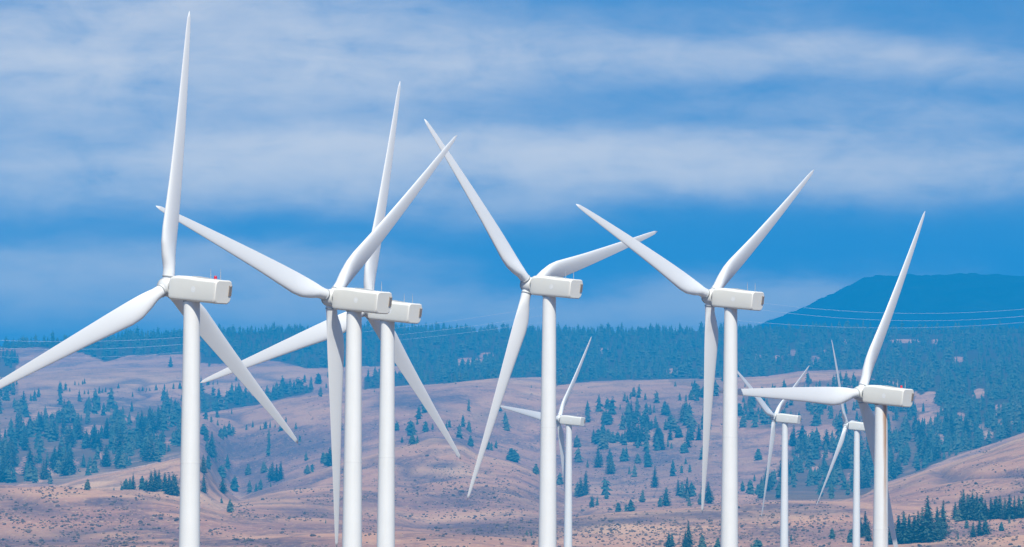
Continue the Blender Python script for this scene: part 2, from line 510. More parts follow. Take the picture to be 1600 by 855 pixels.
def height(px, D, x, y):
    """terrain height, px = column in photo pixels, D = distance (numpy arrays)"""
    px, D = np.broadcast_arrays(px, D)
    c = np.clip((px - XS[0]) / 4.0, 0, len(XS) - 1.001); ci = c.astype(int); cf = c - ci
    k = np.clip(np.searchsorted(DK, D) - 1, 0, len(DK) - 2)
    h = DK[k + 1] - DK[k]; t = np.clip((D - DK[k]) / h, 0, 1)
    def col(A, kk): return A[kk, ci] * (1 - cf) + A[kk, ci + 1] * cf
    h00 = 2 * t ** 3 - 3 * t ** 2 + 1; h10 = t ** 3 - 2 * t ** 2 + t; h01 = -2 * t ** 3 + 3 * t ** 2; h11 = t ** 3 - t ** 2
    z = h00 * col(ZK, k) + h10 * h * col(MK, k) + h01 * col(ZK, k + 1) + h11 * h * col(MK, k + 1)
    z = np.where(D <= DK[0], 0.0, z)
    amp = np.clip((D - 2500) / 1200, 0, 1)
    n1 = fbm(x / 330, y / 420, 3, 5, .5) * 4.5
    n2 = fbm(x / 60, y / 80, 9, 3, .55) * 1.1
    gul = gully(x, y)
    z = z - amp * gul * 5.0 * np.clip((9000 - D) / 2000, 0, 1)
    mtn = np.clip((D - 12800) / 1500, 0, 1) * np.clip((17000 - D) / 1500, 0, 1)
    z = z + amp * (n1 * np.clip(D / 6000, .4, 1.0) + n2) + mtn * (np.abs(fbm(x / 420, y / 700, 21, 5, .55)) * 16 + fbm(x / 28, y / 60, 33, 2) * 10)
    for bx, by, bz in TB:
        z = z + bz * np.exp(-(((x - bx) / 45) ** 2 + ((y - by) / 60) ** 2))
    return z


def col_px(x, y):
    return 800 + F_PX * np.clip(x / np.maximum(y, 1e-6), -.3, .3)


def project(x, y, z):
    vx, vy, vz = x, y, z - 35.0
    d = FW.x * vx + FW.y * vy + FW.z * vz
    return 800 + F_PX * (RT.x * vx + RT.y * vy + RT.z * vz) / d, 427.5 - F_PX * (UP.x * vx + UP.y * vy + UP.z * vz) / d


# polar grid: fine columns across the view, coarse ones all the way round
az_f = np.arctan((np.arange(-300, 1901, 4.0) - 800) / F_PX)
az_l = -np.geomspace(-az_f[0], math.pi, 42)[::-1][:-1]
az_r = np.geomspace(az_f[-1], math.pi, 42)[1:]
AZ = np.concatenate([az_l, az_f, az_r])
DS = np.concatenate([[8, 60, 160, 300, 450], np.arange(600, 2500, 50), np.arange(2500, 4000, 9), np.arange(4000, 6000, 11), np.arange(6000, 9900, 15),
                     np.arange(9900, 12500, 130), np.arange(12600, 14300, 120), np.arange(14300, 15300, 40), np.arange(15400, 17300, 150), [18500, 20500, 23000, 26000]])
A2, D2 = np.meshgrid(AZ, DS.astype(float), indexing='ij')
X2 = D2 * np.sin(A2); Y2 = D2 * np.cos(A2)
PX2 = 800 + F_PX * np.tan(np.clip(A2, -.28, .28))
Z2 = height(PX2, D2, X2, Y2)
bx_, by_ = project(X2, np.maximum(Y2, 1), Z2)


# ---- vegetation cover of the ground, as attributes (pine litter, sage, bare tan grass); sage also carries painted gully shade
def inpoly(px, py, poly):
    px = np.asarray(px); py = np.asarray(py); r = np.zeros(px.shape, bool)
    n = len(poly)
    for i in range(n):
        x0, y0 = poly[i]; x1, y1 = poly[(i + 1) % n]
        if y0 == y1: continue
        c = ((y0 > py) != (y1 > py)) & (px < (x1 - x0) * (py - y0) / (y1 - y0) + x0)
        r ^= c
    return r


FOREST = [  # (polygon of trunk feet in photo pixels, trees per 1000 square pixels, kind of stand)
    ([(556, 514), (1352, 514), (1352, 577), (1250, 580), (1200, 588), (1075, 592), (955, 595), (905, 598), (868, 603), (862, 589), (775, 591), (700, 599), (640, 603), (636, 572), (556, 573)], 46, 'ridge'),
    ([(-60, 536), (100, 530), (170, 526), (292, 519), (292, 553), (200, 556), (165, 566), (130, 552), (60, 543), (-60, 545)], 30, 'ridge'),
    ([(313, 517), (560, 513), (560, 573), (480, 576), (440, 566), (400, 560), (345, 569), (313, 567)], 30, 'ridge'),
    ([(1350, 514), (1700, 512), (1700, 655), (1600, 676), (1540, 697), (1500, 710), (1440, 733), (1445, 700), (1480, 660), (1475, 640), (1430, 612), (1395, 596), (1350, 590)], 29, 'right'),
    ([(1385, 640), (1478, 645), (1488, 700), (1445, 735), (1412, 745), (1385, 754)], 20, 'right'),
    ([(1352, 590), (1430, 610), (1430, 645), (1385, 645), (1345, 640)], 27, 'right'),
    ([(1236, 690), (1340, 690), (1385, 690), (1385, 752), (1340, 780), (1222, 782), (1180, 781), (1205, 760), (1230, 735)], 19, 'midright'),
    ([(1238, 600), (1345, 588), (1345, 640), (1380, 645), (1380, 690), (1320, 690), (1300, 664), (1240, 668), (1165, 672), (1160, 618)], 13, 'midright'),
    ([(-80, 690), (0, 684), (60, 660), (90, 642), (170, 640), (285, 636), (285, 711), (230, 726), (140, 744), (95, 757), (-80, 754)], 20, 'left'),
    ([(-40, 596), (16, 590), (28, 600), (34, 640), (60, 640), (20, 668), (-40, 680)], 12, 'left'),
    ([(40, 598), (105, 605), (95, 640), (40, 650)], 4, 'left'),
    ([(90, 626), (285, 622), (285, 640), (90, 642)], 6, 'left'),
    ([(-40, 550), (20, 548), (30, 560), (22, 588), (-40, 592)], 22, 'ridge'),
    ([(313, 612), (345, 620), (400, 618), (480, 602), (490, 613), (450, 621), (400, 633), (313, 646)], 26, 'strip'),
    ([(568, 590), (600, 585), (640, 582), (690, 597), (617, 604), (568, 609)], 26, 'strip'),
    ([(1040, 590), (1135, 585), (1135, 602), (1110, 640), (1080, 628), (1090, 606), (1050, 600)], 9, 'mid'),
    ([(900, 655), (1000, 620), (1110, 640), (1110, 700), (1030, 708), (900, 700)], 4.2, 'mid'), ([(870, 720), (1110, 712), (1118, 790), (990, 796), (890, 780)], 1.6, 'mid'),
    ([(315, 655), (400, 640), (470, 660), (470, 690), (320, 760)], 1.8, 'mid'), ([(640, 640), (800, 640), (800, 690), (640, 690)], 2.2, 'mid'),
]
# small clearings inside the woods, where tan grass shows through
CLEAR = [(735, 566, 26, 7), (760, 556, 12, 5), (945, 548, 7, 5), (1052, 580, 12, 4), (1058, 537, 5, 3), (1215, 560, 7, 5), (1240, 551, 7, 5), (1273, 563, 8, 7), (1288, 552, 6, 5), (1325, 533, 9, 3),
         (1415, 533, 26, 3), (1463, 534, 7, 4), (1492, 532, 6, 3), (1497, 562, 9, 5), (1183, 557, 5, 4), (1455, 620, 14, 8), (1530, 615, 10, 8), (1500, 655, 12, 10), (1540, 680, 14, 7), (1560, 640, 8, 8), (1470, 690, 12, 10),
         (1450, 655, 16, 10), (110, 672, 12, 6), (150, 672, 20, 8), (40, 725, 7, 12), (95, 715, 9, 9), (115, 725, 8, 7), (188, 718, 10, 8), (157, 714, 6, 7), (75, 738, 9, 9), (30, 735, 12, 5),
         (240, 684, 8, 5), (200, 655, 12, 5), (265, 690, 8, 6), (60, 750, 6, 6), (345, 628, 8, 3), (1290, 712, 12, 6), (1275, 735, 10, 6), (1330, 745, 8, 6), (1310, 690, 14, 5)]


def cleared(px, py):
    c = np.zeros(np.shape(px), bool)
    for x, y, rx, ry in CLEAR: c |= ((px - x) / rx) ** 2 + ((py - y) / ry) ** 2 < 1
    return c


forest = np.zeros_like(Z2)
for poly, dens, _k in FOREST:
    cx = np.mean([p[0] for p in poly]); 
    forest = np.maximum(forest, inpoly(bx_, by_, poly) * min(1.0, dens / 26.0))
forest = np.where((D2 > 2900) & (Y2 > 0) & ~cleared(bx_, by_), forest, 0)
open_w = np.clip((fbm(X2 / 70, Y2 / 160, 91, 3) - .12) * 5, 0, 1)
forest = forest * (1 - .45 * open_w * (by_ > 620))
forest = np.where((D2 > 12600), 1.0, forest)


def blobs(px, py, lst):
    s = np.zeros_like(px)
    for x, y, rx, ry, a in lst:
        s = np.maximum(s, a * np.exp(-(((px - x) / rx) ** 2 + ((py - y) / ry) ** 2)))
    return s


jx = bx_ + fbm(X2 / 60, Y2 / 90, 51, 3) * 60; jy = by_ + fbm(X2 / 60, Y2 / 90, 57, 3) * 8
sage = blobs(jx, jy, [(760, 827, 95, 11, 1), (860, 819, 60, 8, 1), (950, 812, 80, 7, .95), (1070, 805, 100, 6, .85), (1230, 797, 110, 6, .6), (170, 787, 60, 7, .8), (35, 795, 45, 12, .7), (690, 727, 35, 5, .9), (650, 630, 50, 14, .9),
                      (380, 700, 60, 22, .8), (460, 695, 70, 22, .75), (400, 745, 40, 30, .7), (325, 740, 20, 40, .7), (700, 690, 40, 6, .8), (150, 625, 90, 5, .7), (250, 628, 60, 6, .5), (800, 650, 60, 12, .4), (480, 800, 60, 6, .6), (560, 790, 60, 8, .4),
                      (1000, 720, 140, 30, .45), (1050, 650, 80, 30, .35), (1500, 690, 60, 12, .3), (840, 780, 60, 20, .45), (700, 780, 80, 16, .5), (60, 850, 500, 5, .7), (1250, 835, 140, 8, .35)])
bare = blobs(jx, jy, [(1290, 680, 60, 6, 1), (1280, 690, 80, 4, .7), (110, 772, 70, 3, .9), (230, 770, 40, 3, .7), (420, 780, 60, 5, .8), (505, 815, 40, 6, .7), (220, 592, 330, 17, .8), (1050, 612, 260, 14, .45), (500, 640, 100, 6, .4),
                      (640, 735, 50, 5, .8), (900, 605, 60, 5, .6), (1020, 612, 120, 6, .5), (1180, 598, 90, 5, .8), (860, 640, 60, 5, .6), (880, 795, 40, 6, .6), (1190, 805, 60, 4, .7), (1500, 850, 160, 7, .9),
                      (1530, 735, 50, 6, .6), (1450, 755, 60, 5, .6), (1460, 668, 30, 12, .8), (170, 835, 80, 4, .7), (60, 838, 60, 3, .8), (1590, 820, 30, 8, .7), (700, 600, 120, 5, .5), (770, 650, 70, 12, .45)])
sage = np.maximum(sage, .75 * gully(X2, Y2)); sage *= (1 - .8 * forest) * (Y2 > 0); # gully darkening paints in fold shade; below, wind-bared rims along the crests
for dk_, x0_, x1_, wid, amp_ in ((5400, 370, 840, 130, .95), (4550, 85, 335, 110, .8), (4550, 1360, 1650, 110, .75), (3700, -100, 345, 90, .6), (7200, 305, 640, 170, .85), (7200, 640, 1350, 200, .7), (8600, 20, 650, 260, .75), (2900, 1380, 1700, 60, .9)):
    t_ = (D2 - dk_ + 10) / wid
    bare = np.maximum(bare, amp_ * np.where(t_ < 0, np.exp(-t_ ** 2), np.exp(-(t_ * 5) ** 2)) * ((PX2 > x0_) & (PX2 < x1_)))
bare *= (1 - .8 * forest) * (Y2 > 0)

NA, ND = A2.shape
idx = np.arange(NA * ND).reshape(NA, ND)
quads = np.stack([idx[:-1, :-1], idx[1:, :-1], idx[1:, 1:], idx[:-1, 1:]], -1)     # (NA-1, ND-1, 4)
P3 = np.stack([X2, Y2, Z2], -1).reshape(-1, 3)


def ground_mat(name, cols):
    m, nt, b, N, L = new_mat(name)
    oc = objcoord(nt)
    def attr(n):
        a = N.new('ShaderNodeAttribute'); a.attribute_name = n; return a.outputs['Fac']
    flat = mapped(nt, oc, (1.0, .55, 1.0))
    big = noise(nt, flat, .0042, 6, .62, .6)
    mid = noise(nt, flat, .022, 6, .68, .4)
    fine = noise(nt, mapped(nt, oc, (1, .35, 1)), .16, 5, .72)
    speck = noise(nt, mapped(nt, oc, (1, .5, 1)), .36, 3, .65)
    c = ramp(nt, big, list(zip((.32, .45, .56, .68), cols)))
    sg = mth(nt, 'ADD', attr('sage'), mth(nt, 'MULTIPLY', ramp(nt, mid, [(.48, 0.0), (.60, 1.0)]), .75), clamp=True)
    sg = mth(nt, 'MULTIPLY', sg, ramp(nt, fine, [(.28, .35), (.55, 1.0)]))
    c = mixc(nt, mth(nt, 'MULTIPLY', sg, .85), c, (.150, .095, .105))
    br = mth(nt, 'MULTIPLY', mth(nt, 'ADD', attr('bare'), mth(nt, 'MULTIPLY', ramp(nt, mid, [(.30, 1.0), (.42, 0.0)]), .4), clamp=True), ramp(nt, fine, [(.35, .3), (.6, 1.0)]))
    c = mixc(nt, mth(nt, 'MULTIPLY', br, .75), c, (.74, .43, .23))
    spot = mth(nt, 'MULTIPLY', ramp(nt, speck, [(.52, 0.0), (.64, .85)]), ramp(nt, noise(nt, flat, .011, 4, .6), [(.46, .05), (.62, 1.0)]))
    c = mixc(nt, spot, c, (.15, .105, .10))
    c = mixc(nt, ramp(nt, noise(nt, mapped(nt, oc, (1, .4, 1)), .27, 3, .6), [(.56, 0.0), (.68, .7)]), c, (.70, .46, .27))
    thick = mth(nt, 'MULTIPLY', mth(nt, 'POWER', attr('sage'), .8), ramp(nt, fine, [(.25, .55), (.55, 1.0)]))  # dark sage patches, along with the shade painted into gullies
    c = mixc(nt, mth(nt, 'MULTIPLY', thick, .82), c, (.125, .088, .110))
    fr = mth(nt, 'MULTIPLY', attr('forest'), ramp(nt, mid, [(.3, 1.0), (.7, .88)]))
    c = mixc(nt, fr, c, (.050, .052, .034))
    L.new(c, b.inputs['Base Color']); b.inputs['Roughness'].default_value = .95
    b.inputs['Specular IOR Level'].default_value = .1
    bp = N.new('ShaderNodeBump'); bp.inputs['Strength'].default_value = .7; bp.inputs['Distance'].default_value = 2.5
    L.new(mth(nt, 'ADD', fine, mth(nt, 'MULTIPLY', speck, .5)), bp.inputs['Height']); L.new(bp.outputs[0], b.inputs['Normal'])
    return m


M_GROUND = ground_mat('dry_grassland', ((.34, .175, .150), (.53, .272, .182), (.62, .330, .205), (.74, .455, .270)))
M_PLAIN = ground_mat('sage_plain', ((.10, .085, .06), (.14, .115, .075), (.17, .135, .085), (.22, .17, .105)))


def mountain_mat():
    m, nt, b, N, L = new_mat('forested_mountain')
    oc = objcoord(nt)
    c = ramp(nt, noise(nt, oc, .012, 6, .7), [(.35, (.012, .024, .022)), (.6, (.022, .038, .030)), (.8, (.05, .055, .04))])
    L.new(c, b.inputs['Base Color']); b.inputs['Roughness'].default_value = 1.0
    b.inputs['Specular IOR Level'].default_value = 0
    return m


def sheet(name, d0, d1, mat):
    k = np.where((DS[:-1] >= d0) & (DS[:-1] < d1))[0]
    q = quads[:, k].reshape(-1, 4)
    used, inv = np.unique(q, return_inverse=True)
    me = np_mesh(name, P3[used], inv.reshape(-1, 4), True, dict(forest=forest.ravel()[used], sage=sage.ravel()[used], bare=bare.ravel()[used]))
    o = link(name, me, mat); tag(o, kind='structure'); return o


sheet('ground', 0, 2500, M_PLAIN)
sheet('hills', 2500, 12500, M_GROUND)
sheet('mountain', 12500, 99999, mountain_mat())

# ------------------------------------------------------------------ trees
DM = np.concatenate([np.arange(2700, 6000, 7.0), np.arange(6000, 9990, 12.0)])


def hits(px, py):
    """first ground point along the sight line through photo points (vectorised): x, y, z, D"""
    px = np.asarray(px, float); py = np.asarray(py, float)
    a = (px - 800) / F_PX; b = (427.5 - py) / F_PX
    vx = FW.x + RT.x * a + UP.x * b; vy = FW.y + RT.y * a + UP.y * b; vz = FW.z + RT.z * a + UP.z * b
    vx, vz = vx / vy, vz / vy
    out = np.full(len(px), np.nan); 
    for s in range(0, len(px), 1500):
        e = slice(s, s + 1500)
        Dm = DM[None, :]
        X = vx[e, None] * Dm; Y = np.broadcast_to(Dm, X.shape)
        Z = height(800 + F_PX * X / Y, Y * np.sqrt(1 + vx[e, None] ** 2), X, Y)
        below = (35 + vz[e, None] * Dm) <= Z
        ok = below.any(1); j = below.argmax(1)
        d = DM[j].copy(); jm = np.maximum(j - 1, 0)
        r_ = np.arange(len(j))
        g1 = (Z - (35 + vz[e, None] * Dm))
        a1 = g1[r_, j]; a0 = g1[r_, jm]
        t = np.where(j > 0, -a0 / np.maximum(a1 - a0, 1e-9), 1.0)
        d = DM[jm] + (DM[j] - DM[jm]) * np.clip(t, 0, 1)
        out[e] = np.where(ok, d, np.nan)
    X = vx * out; Y = out
    Yn = np.where(np.isnan(Y), 3000.0, Y); Xn = vx * Yn
    Z = height(800 + F_PX * Xn / Yn, Yn * np.sqrt(1 + vx ** 2), Xn, Yn)
    return X, Y, Z, out


def conifer(seed, tiers, per, width, rag=.25, round_=0.75, bare=.08):
    """unit-height conifer crown: whorls of drooping branch sprays round an inner core; returns verts, tris"""
    r = random.Random(seed); V = []; T = []
    def tri(a, b, c): T.append((a, b, c))
    # inner core: ragged stacked cones
    for k in range(3):
        z0 = bare + (1 - bare) * k * .27; z1 = min(1.0, z0 + .48 - .04 * k)
        w = width * .5 * (1 - (z0 - bare) / (1 - bare)) ** round_ * .62
        ap = len(V); V.append((r.uniform(-.01, .01), r.uniform(-.01, .01), z1))
        m = 6
        for i in range(m):
            t = 2 * math.pi * (i + r.uniform(-.3, .3)) / m; rr = w * r.uniform(.75, 1.15)
            V.append((rr * math.cos(t), rr * math.sin(t), z0 + r.uniform(-.02, .03)))
        for i in range(m): tri(ap, ap + 1 + i, ap + 1 + (i + 1) % m)
    skew = r.uniform(0, 6.28)
    for k in range(tiers):
        f = k / (tiers - 1)
        z = bare + (1 - bare) * (f * .95) 
        w = width * .5 * (1 - f * .93) ** round_ * (min(1, .72 + f * 2.2))
        n = max(3, round(per * (1 - .55 * f)))
        for i in range(n):
            t = 2 * math.pi * (i + r.uniform(-.4, .4)) / n + k * 1.3
            ln = w * r.uniform(1 - rag, 1 + rag) * (1 + .12 * math.cos(t - skew))
            zz = z + r.uniform(-.5, .5) * .8 / tiers
            dr = ln * r.uniform(-.05, .35); hw = ln * r.uniform(.32, .5) + .012
            c, s = math.cos(t), math.sin(t); b0 = len(V)
            V.extend([(0, 0, zz + .5 * ln * .5 + .02), (c * ln * .6 - s * hw, s * ln * .6 + c * hw, zz - dr * .45), (c * ln, s * ln, zz - dr),
                      (c * ln * .6 + s * hw, s * ln * .6 - c * hw, zz - dr * .45), (c * ln * .55, s * ln * .55, zz + hw * .7)])
            tri(b0, b0 + 1, b0 + 4); tri(b0 + 4, b0 + 1, b0 + 2); tri(b0, b0 + 4, b0 + 3); tri(b0 + 4, b0 + 2, b0 + 3)
    # leader
    b0 = len(V); V.extend([(.012, 0, .9), (-.006, .01, .9), (-.006, -.01, .9), (0, 0, 1.0)])
    tri(b0, b0 + 1, b0 + 3); tri(b0 + 1, b0 + 2, b0 + 3); tri(b0 + 2, b0, b0 + 3)
    return np.array(V), np.array(T)


def near_conifer(seed, width, round_=.8):
    """a larger tree: whorls of limbs, each limb hung with many small needle sprays"""
    r = random.Random(seed); V = []; T = []
    tiers = 26
    for k in range(tiers):
        f = k / (tiers - 1)
        z = .07 + .91 * f
        w = width * .5 * (1 - f * .95) ** round_ * min(1, .66 + f * 2.4)
        n = max(4, round(9 * (1 - .5 * f)))
        for i in range(n):
            if r.random() < .08: continue
            t = 2 * math.pi * (i + r.uniform(-.45, .45)) / n + k * 2.1
            ln = w * r.uniform(.72, 1.2); zz = z + r.uniform(-.015, .015); dr = r.uniform(0, .38)
            c, s = math.cos(t), math.sin(t)
            m = max(3, int(9 * ln / (width * .5)))
            for j in range(m):
                q = (j + r.uniform(.2, 1.0)) / m
                q = max(.18, q)
                cx, cy, cz = c * ln * q, s * ln * q, zz - dr * ln * q * q + r.uniform(-.008, .014)
                sz = (.017 + .018 * (1 - f)) * r.uniform(.7, 1.3)
                u = t + r.uniform(-1.2, 1.2); e = r.uniform(-.5, .25)
                d1 = Vector((math.cos(u) * math.cos(e), math.sin(u) * math.cos(e), math.sin(e))) * sz * 1.7
                d2 = Vector((-math.sin(u), math.cos(u), r.uniform(-.7, .7))).normalized() * sz * .75
                o = Vector((cx, cy, cz)); b0 = len(V)
                for p in (o - d1 * .4, o + d2, o + d1, o - d2): V.append(tuple(p))
                T.append((b0, b0 + 1, b0 + 2)); T.append((b0, b0 + 2, b0 + 3))
    V2, T2 = conifer(seed + 99, 9, 7, width * .66, .2, round_)
    T.extend([tuple(x + len(V) for x in t_) for t_ in T2]); V.extend([tuple(v) for v in V2])
    return np.array(V), np.array(T)


def trunk_geo(rad=.018, top=.75, n=6):
    V = []; T = []
    for z, q in ((-.03, 1.25), (.05, 1.0), (top, .3)):
        for i in range(n): V.append((rad * q * math.cos(i * 2 * math.pi / n), rad * q * math.sin(i * 2 * math.pi / n), z))
    for k in range(2):
        for i in range(n):
            a, b = k * n + i, k * n + (i + 1) % n; T += [(a, b, b + n), (a, b + n, a + n)]
    return np.array(V), np.array(T)


def foliage_mat(name, c0, c1, c2):
    m, nt, b, N, L = new_mat(name)
    a = N.new('ShaderNodeAttribute'); a.attribute_name = 'tint'
    oi = N.new('ShaderNodeObjectInfo')
    t = mth(nt, 'FRACT', mth(nt, 'ADD', a.outputs['Fac'], oi.outputs['Random']))
    nz = noise(nt, objcoord(nt), .35, 3, .6)
    f = mth(nt, 'ADD', mth(nt, 'MULTIPLY', t, .7), mth(nt, 'MULTIPLY', nz, .4))
    L.new(ramp(nt, f, [(.1, c0), (.5, c1), (.95, c2)]), b.inputs['Base Color'])
    b.inputs['Roughness'].default_value = .9; b.inputs['Specular IOR Level'].default_value = .15
    return m


M_FOL = foliage_mat('pine_needles', (.036, .084, .072), (.060, .120, .092), (.115, .140, .088))
M_TRUNK = paint('pine_bark', (.12, .075, .05), .95, (.05, .04, .035), .5)
M_SAGE = foliage_mat('sage_leaves', (.075, .066, .060), (.13, .10, .085), (.24, .165, .115))
M_SNAG = paint('bleached_wood', (.62, .57, .50), .9, (.3, .27, .23), .3)

FAR = [conifer(s, 5, 6, w, .3, ro) for s, w, ro in ((1, .54, .62), (2, .62, .52), (3, .46, .68), (4, .70, .45), (5, .56, .58), (6, .42, .75))]
MIDT = [conifer(s, 10, 9, w, .28, ro) for s, w, ro in ((11, .58, .60), (12, .66, .50), (13, .50, .68), (14, .76, .45), (15, .60, .56), (16, .46, .75), (17, .64, .62), (18, .54, .5))]
BUSHY = [conifer(s, 7, 9, w, .3, .38, .02) for s, w in ((31, .95), (32, 1.1))]
NEAR = [near_conifer(s, w, ro) for s, w, ro in ((41, .48, .72), (42, .58, .62), (43, .42, .78), (44, .64, .55), (45, .52, .66), (46, .46, .6), (47, .56, .72))]
TR = trunk_geo()


def merged(VT):
    V, T = VT; tv, tt = TR
    return np.concatenate([V, tv]), np.concatenate([T, tt + len(V)]), len(T)


def tree_mesh(VT):
    V, T, nc = merged(VT)
    me = np_mesh('conifer', V, T)
    me.materials.append(M_FOL); me.materials.append(M_TRUNK)
    mi = np.zeros(len(T), np.int32); mi[nc:] = 1; me.polygons.foreach_set('material_index', mi)
    return me


ME_MID = [tree_mesh(v) for v in MIDT]; ME_BUSH = [tree_mesh(v) for v in BUSHY]
ME_NEAR = []
for v in NEAR:
    me = np_mesh('crown', *v); me.materials.append(M_FOL); ME_NEAR.append(me)
ME_TRUNK = np_mesh('trunk', *TR, smooth=True); ME_TRUNK.materials.append(M_TRUNK)

# trees read one by one from the photograph: foot x, foot y, height (photo pixels)
HAND = [
 # slope behind the small turbine and up to the rim of the meadow
 (901,699,20),(927,692,22),(935,694,25),(943,702,24),(950,690,20),(957,692,18),(965,690,16),(972,693,18),(983,688,32),(990,690,36),(997,697,32),(1003,690,28),(1010,688,24),
 (1027,697,28),(1035,703,26),(1030,688,20),(1047,688,26),(1060,684,20),(1080,688,24),(1092,688,26),(939,722,14),(953,722,22),(953,741,28),(957,739,20),(974,721,22),(996,724,16),
 (1012,730,22),(1069,708,16,1),(1078,738,14),(875,758,20),(908,776,30),(915,773,38),(903,775,22),(925,793,20),(933,790,15),(948,780,20),(1004,785,22),(966,800,16),(985,799,20),(978,799,12),
 (1031,792,16),(1040,791,30),(1060,775,26),(1073,779,34),(1080,776,24),(1099,768,26),(1077,791,14),(1094,789,22),(1108,787,28),(1049,701,10),(1100,704,14),(804,722,20),(838,742,18),
 (1185,719,18),(1160,768,18),(1172,773,24),(1179,752,12),(1190,773,28),(1197,768,36),(1184,772,16),
 (830,606,5,1),(950,632,10),(918,660,20),(943,662,20),(952,662,22),(947,664,24),(969,640,9),(976,627,14),(985,624,12),(990,620,16),(980,629,12),(986,657,32),(992,662,20),(996,638,14),
 (1008,625,12),(1010,645,16),(1016,648,18),(1022,645,14),(1006,666,24),(1012,672,26),(1038,648,22),(1043,650,20),(1055,604,9),(1066,660,28),(1073,665,24),(1080,668,20),(1048,670,24),
 (1040,672,18),(1085,615,22),(1090,620,20),(1080,625,16),(1062,626,12),(1072,627,12),(1098,620,14),(1101,640,12),(1164,605,7),(1172,640,18),(1155,650,20),(1162,662,18),(1160,668,20),(1190,655,20),
 # centre hill
 (412,739,18),(425,752,30),(432,753,28),(438,750,30),(422,748,20),(407,766,18),(423,761,10),(400,768,14),(478,720,14,1),(480,741,16),(488,738,14),(515,729,30),(510,728,22),(522,726,24),
 (505,724,18),(509,818,8),(640,676,16),(628,692,10),(645,695,18),(652,693,14),(665,675,18),(676,672,12),(702,668,12),(735,698,18),(760,702,18),(768,704,14),(775,700,12),(798,720,20),
 (415,670,12),(407,672,8),(422,669,13),(430,668,6),(437,662,10),(447,660,10),(530,673,28),(620,673,16),(463,597,8),(476,598,14),(486,598,10),(497,600,18),(513,590,10),(510,606,8),(517,606,8),
 (501,620,16),(572,595,8),(585,613,5),
 # beyond the beacon turbine
 (326,734,22),(337,722,9),(347,747,20,1),(348,771,26),(346,786,9),(359,801,22),(367,768,25),(363,765,15),(388,742,18),(390,770,20),(318,740,30),(319,770,30),(330,660,10),(340,665,10),(395,668,12),
 (385,672,10),(350,678,14),(345,684,16),(352,683,18),(322,690,20),(318,680,18),(363,680,10),
 # shoulder under the dense stand
 (137,766,18),(178,766,6,1),(197,765,18),(208,765,26),(203,765,20),(190,766,10),(222,765,22),(228,767,18),(236,768,32),(243,767,34),(248,764,30),(258,768,30),(265,772,32),(271,774,34),(275,772,30),
 # rows on the upper meadow
 (109,612,7),(117,602,8),(123,602,6),(129,601,7),(132,600,10),(132,616,6),(138,616,8),(150,615,8),(155,615,12),(160,614,8),(165,613,9),(174,614,9),(185,607,9),(207,620,9),(217,611,6),(223,611,7),
 (229,611,6),(234,611,5),(244,610,10),(257,609,10),(271,608,10),(281,608,12),(255,623,12),(325,602,12),(333,601,7),(340,601,8),(369,595,8),(267,574,18),(327,573,14),
]
GROVE = [
 (1045,857,26),(1050,854,22),(1076,858,44),(1070,860,30),(1097,859,25),(1122,860,21),(1183,858,16,1),(1174,860,12,1),(830,838,12,1),(823,836,9,1),
 (1352,838,40),(1345,840,30),(1357,846,30),(1300,842,18),(1236,846,14,1),(1330,848,22),(1393,851,48),(1403,850,46),(1412,850,52),(1420,849,46),(1428,848,44),(1447,848,74),(1440,847,55),(1453,847,58),
 (1434,848,50),(1473,839,58),(1465,843,52),(1468,846,38),(1493,812,28),(1500,813,36),(1504,812,48),(1512,813,42),(1519,812,44),(1526,812,42),(1533,813,40),(1540,812,32),(1548,811,34),(1556,811,36),
 (1563,810,36),(1570,811,34),(1577,812,40),(1585,810,36),(1592,810,36),(1599,809,34),(1607,809,36),(1498,815,20),(1530,838,32),(1520,840,26),(1540,836,30),(1510,826,18),(1565,830,16),(1577,818,14),(1497,843,10,1),
]

cand = []    # px, py, height px, source, bush
for t in HAND: cand.append((t[0], t[1], t[2], 'slope', len(t) > 3))
for t in GROVE: cand.append((t[0], t[1], t[2], 'grove', len(t) > 3))
hy = lambda y: np.interp(y, [510, 545, 600, 650, 700, 760], [11, 12, 15, 18, 22, 25])
for poly, dens, kind in FOREST:
    x0, x1 = min(p[0] for p in poly), max(p[0] for p in poly); y0, y1 = min(p[1] for p in poly), max(p[1] for p in poly)
    n = int((x1 - x0) * (y1 - y0) / 1000 * dens)
    qx = RNG.uniform(x0, x1, n); qy = RNG.uniform(y0, y1, n)
    keep = inpoly(qx, qy, poly)
    clump = fbm(qx / 16, qy / 10, 77, 3)
    keep &= clump > (-.42 if dens > 26 else -.30 if dens > 22 else -.14)
    keep &= ~cleared(qx, qy + 2)
    for x, y in zip(qx[keep], qy[keep]):
        h = float(hy(y)) * RNG.choice([.55, .8, 1.0, 1.0, 1.15, 1.4]) * RNG.uniform(.85, 1.15)
        if kind == 'left': h *= 1.1
        cand.append((x, y, h, kind, False))
# far side of the ridge line: trees whose heads stand on the skyline
for x in np.arange(-60, 1700, 3.2):
    xx = x + RNG.uniform(-2, 2)
    cand.append((xx, float(np.interp(xx, XS, R5)) + RNG.uniform(.4, 2.5), RNG.uniform(7, 15.5) * (1.1 if RNG.random() < .12 else .9), 'ridge', False))

cp = np.array([(c[0], c[1], c[2]) for c in cand])
hx, hyy, hz, hd = hits(cp[:, 0], cp[:, 1])
miss = np.isnan(hd)
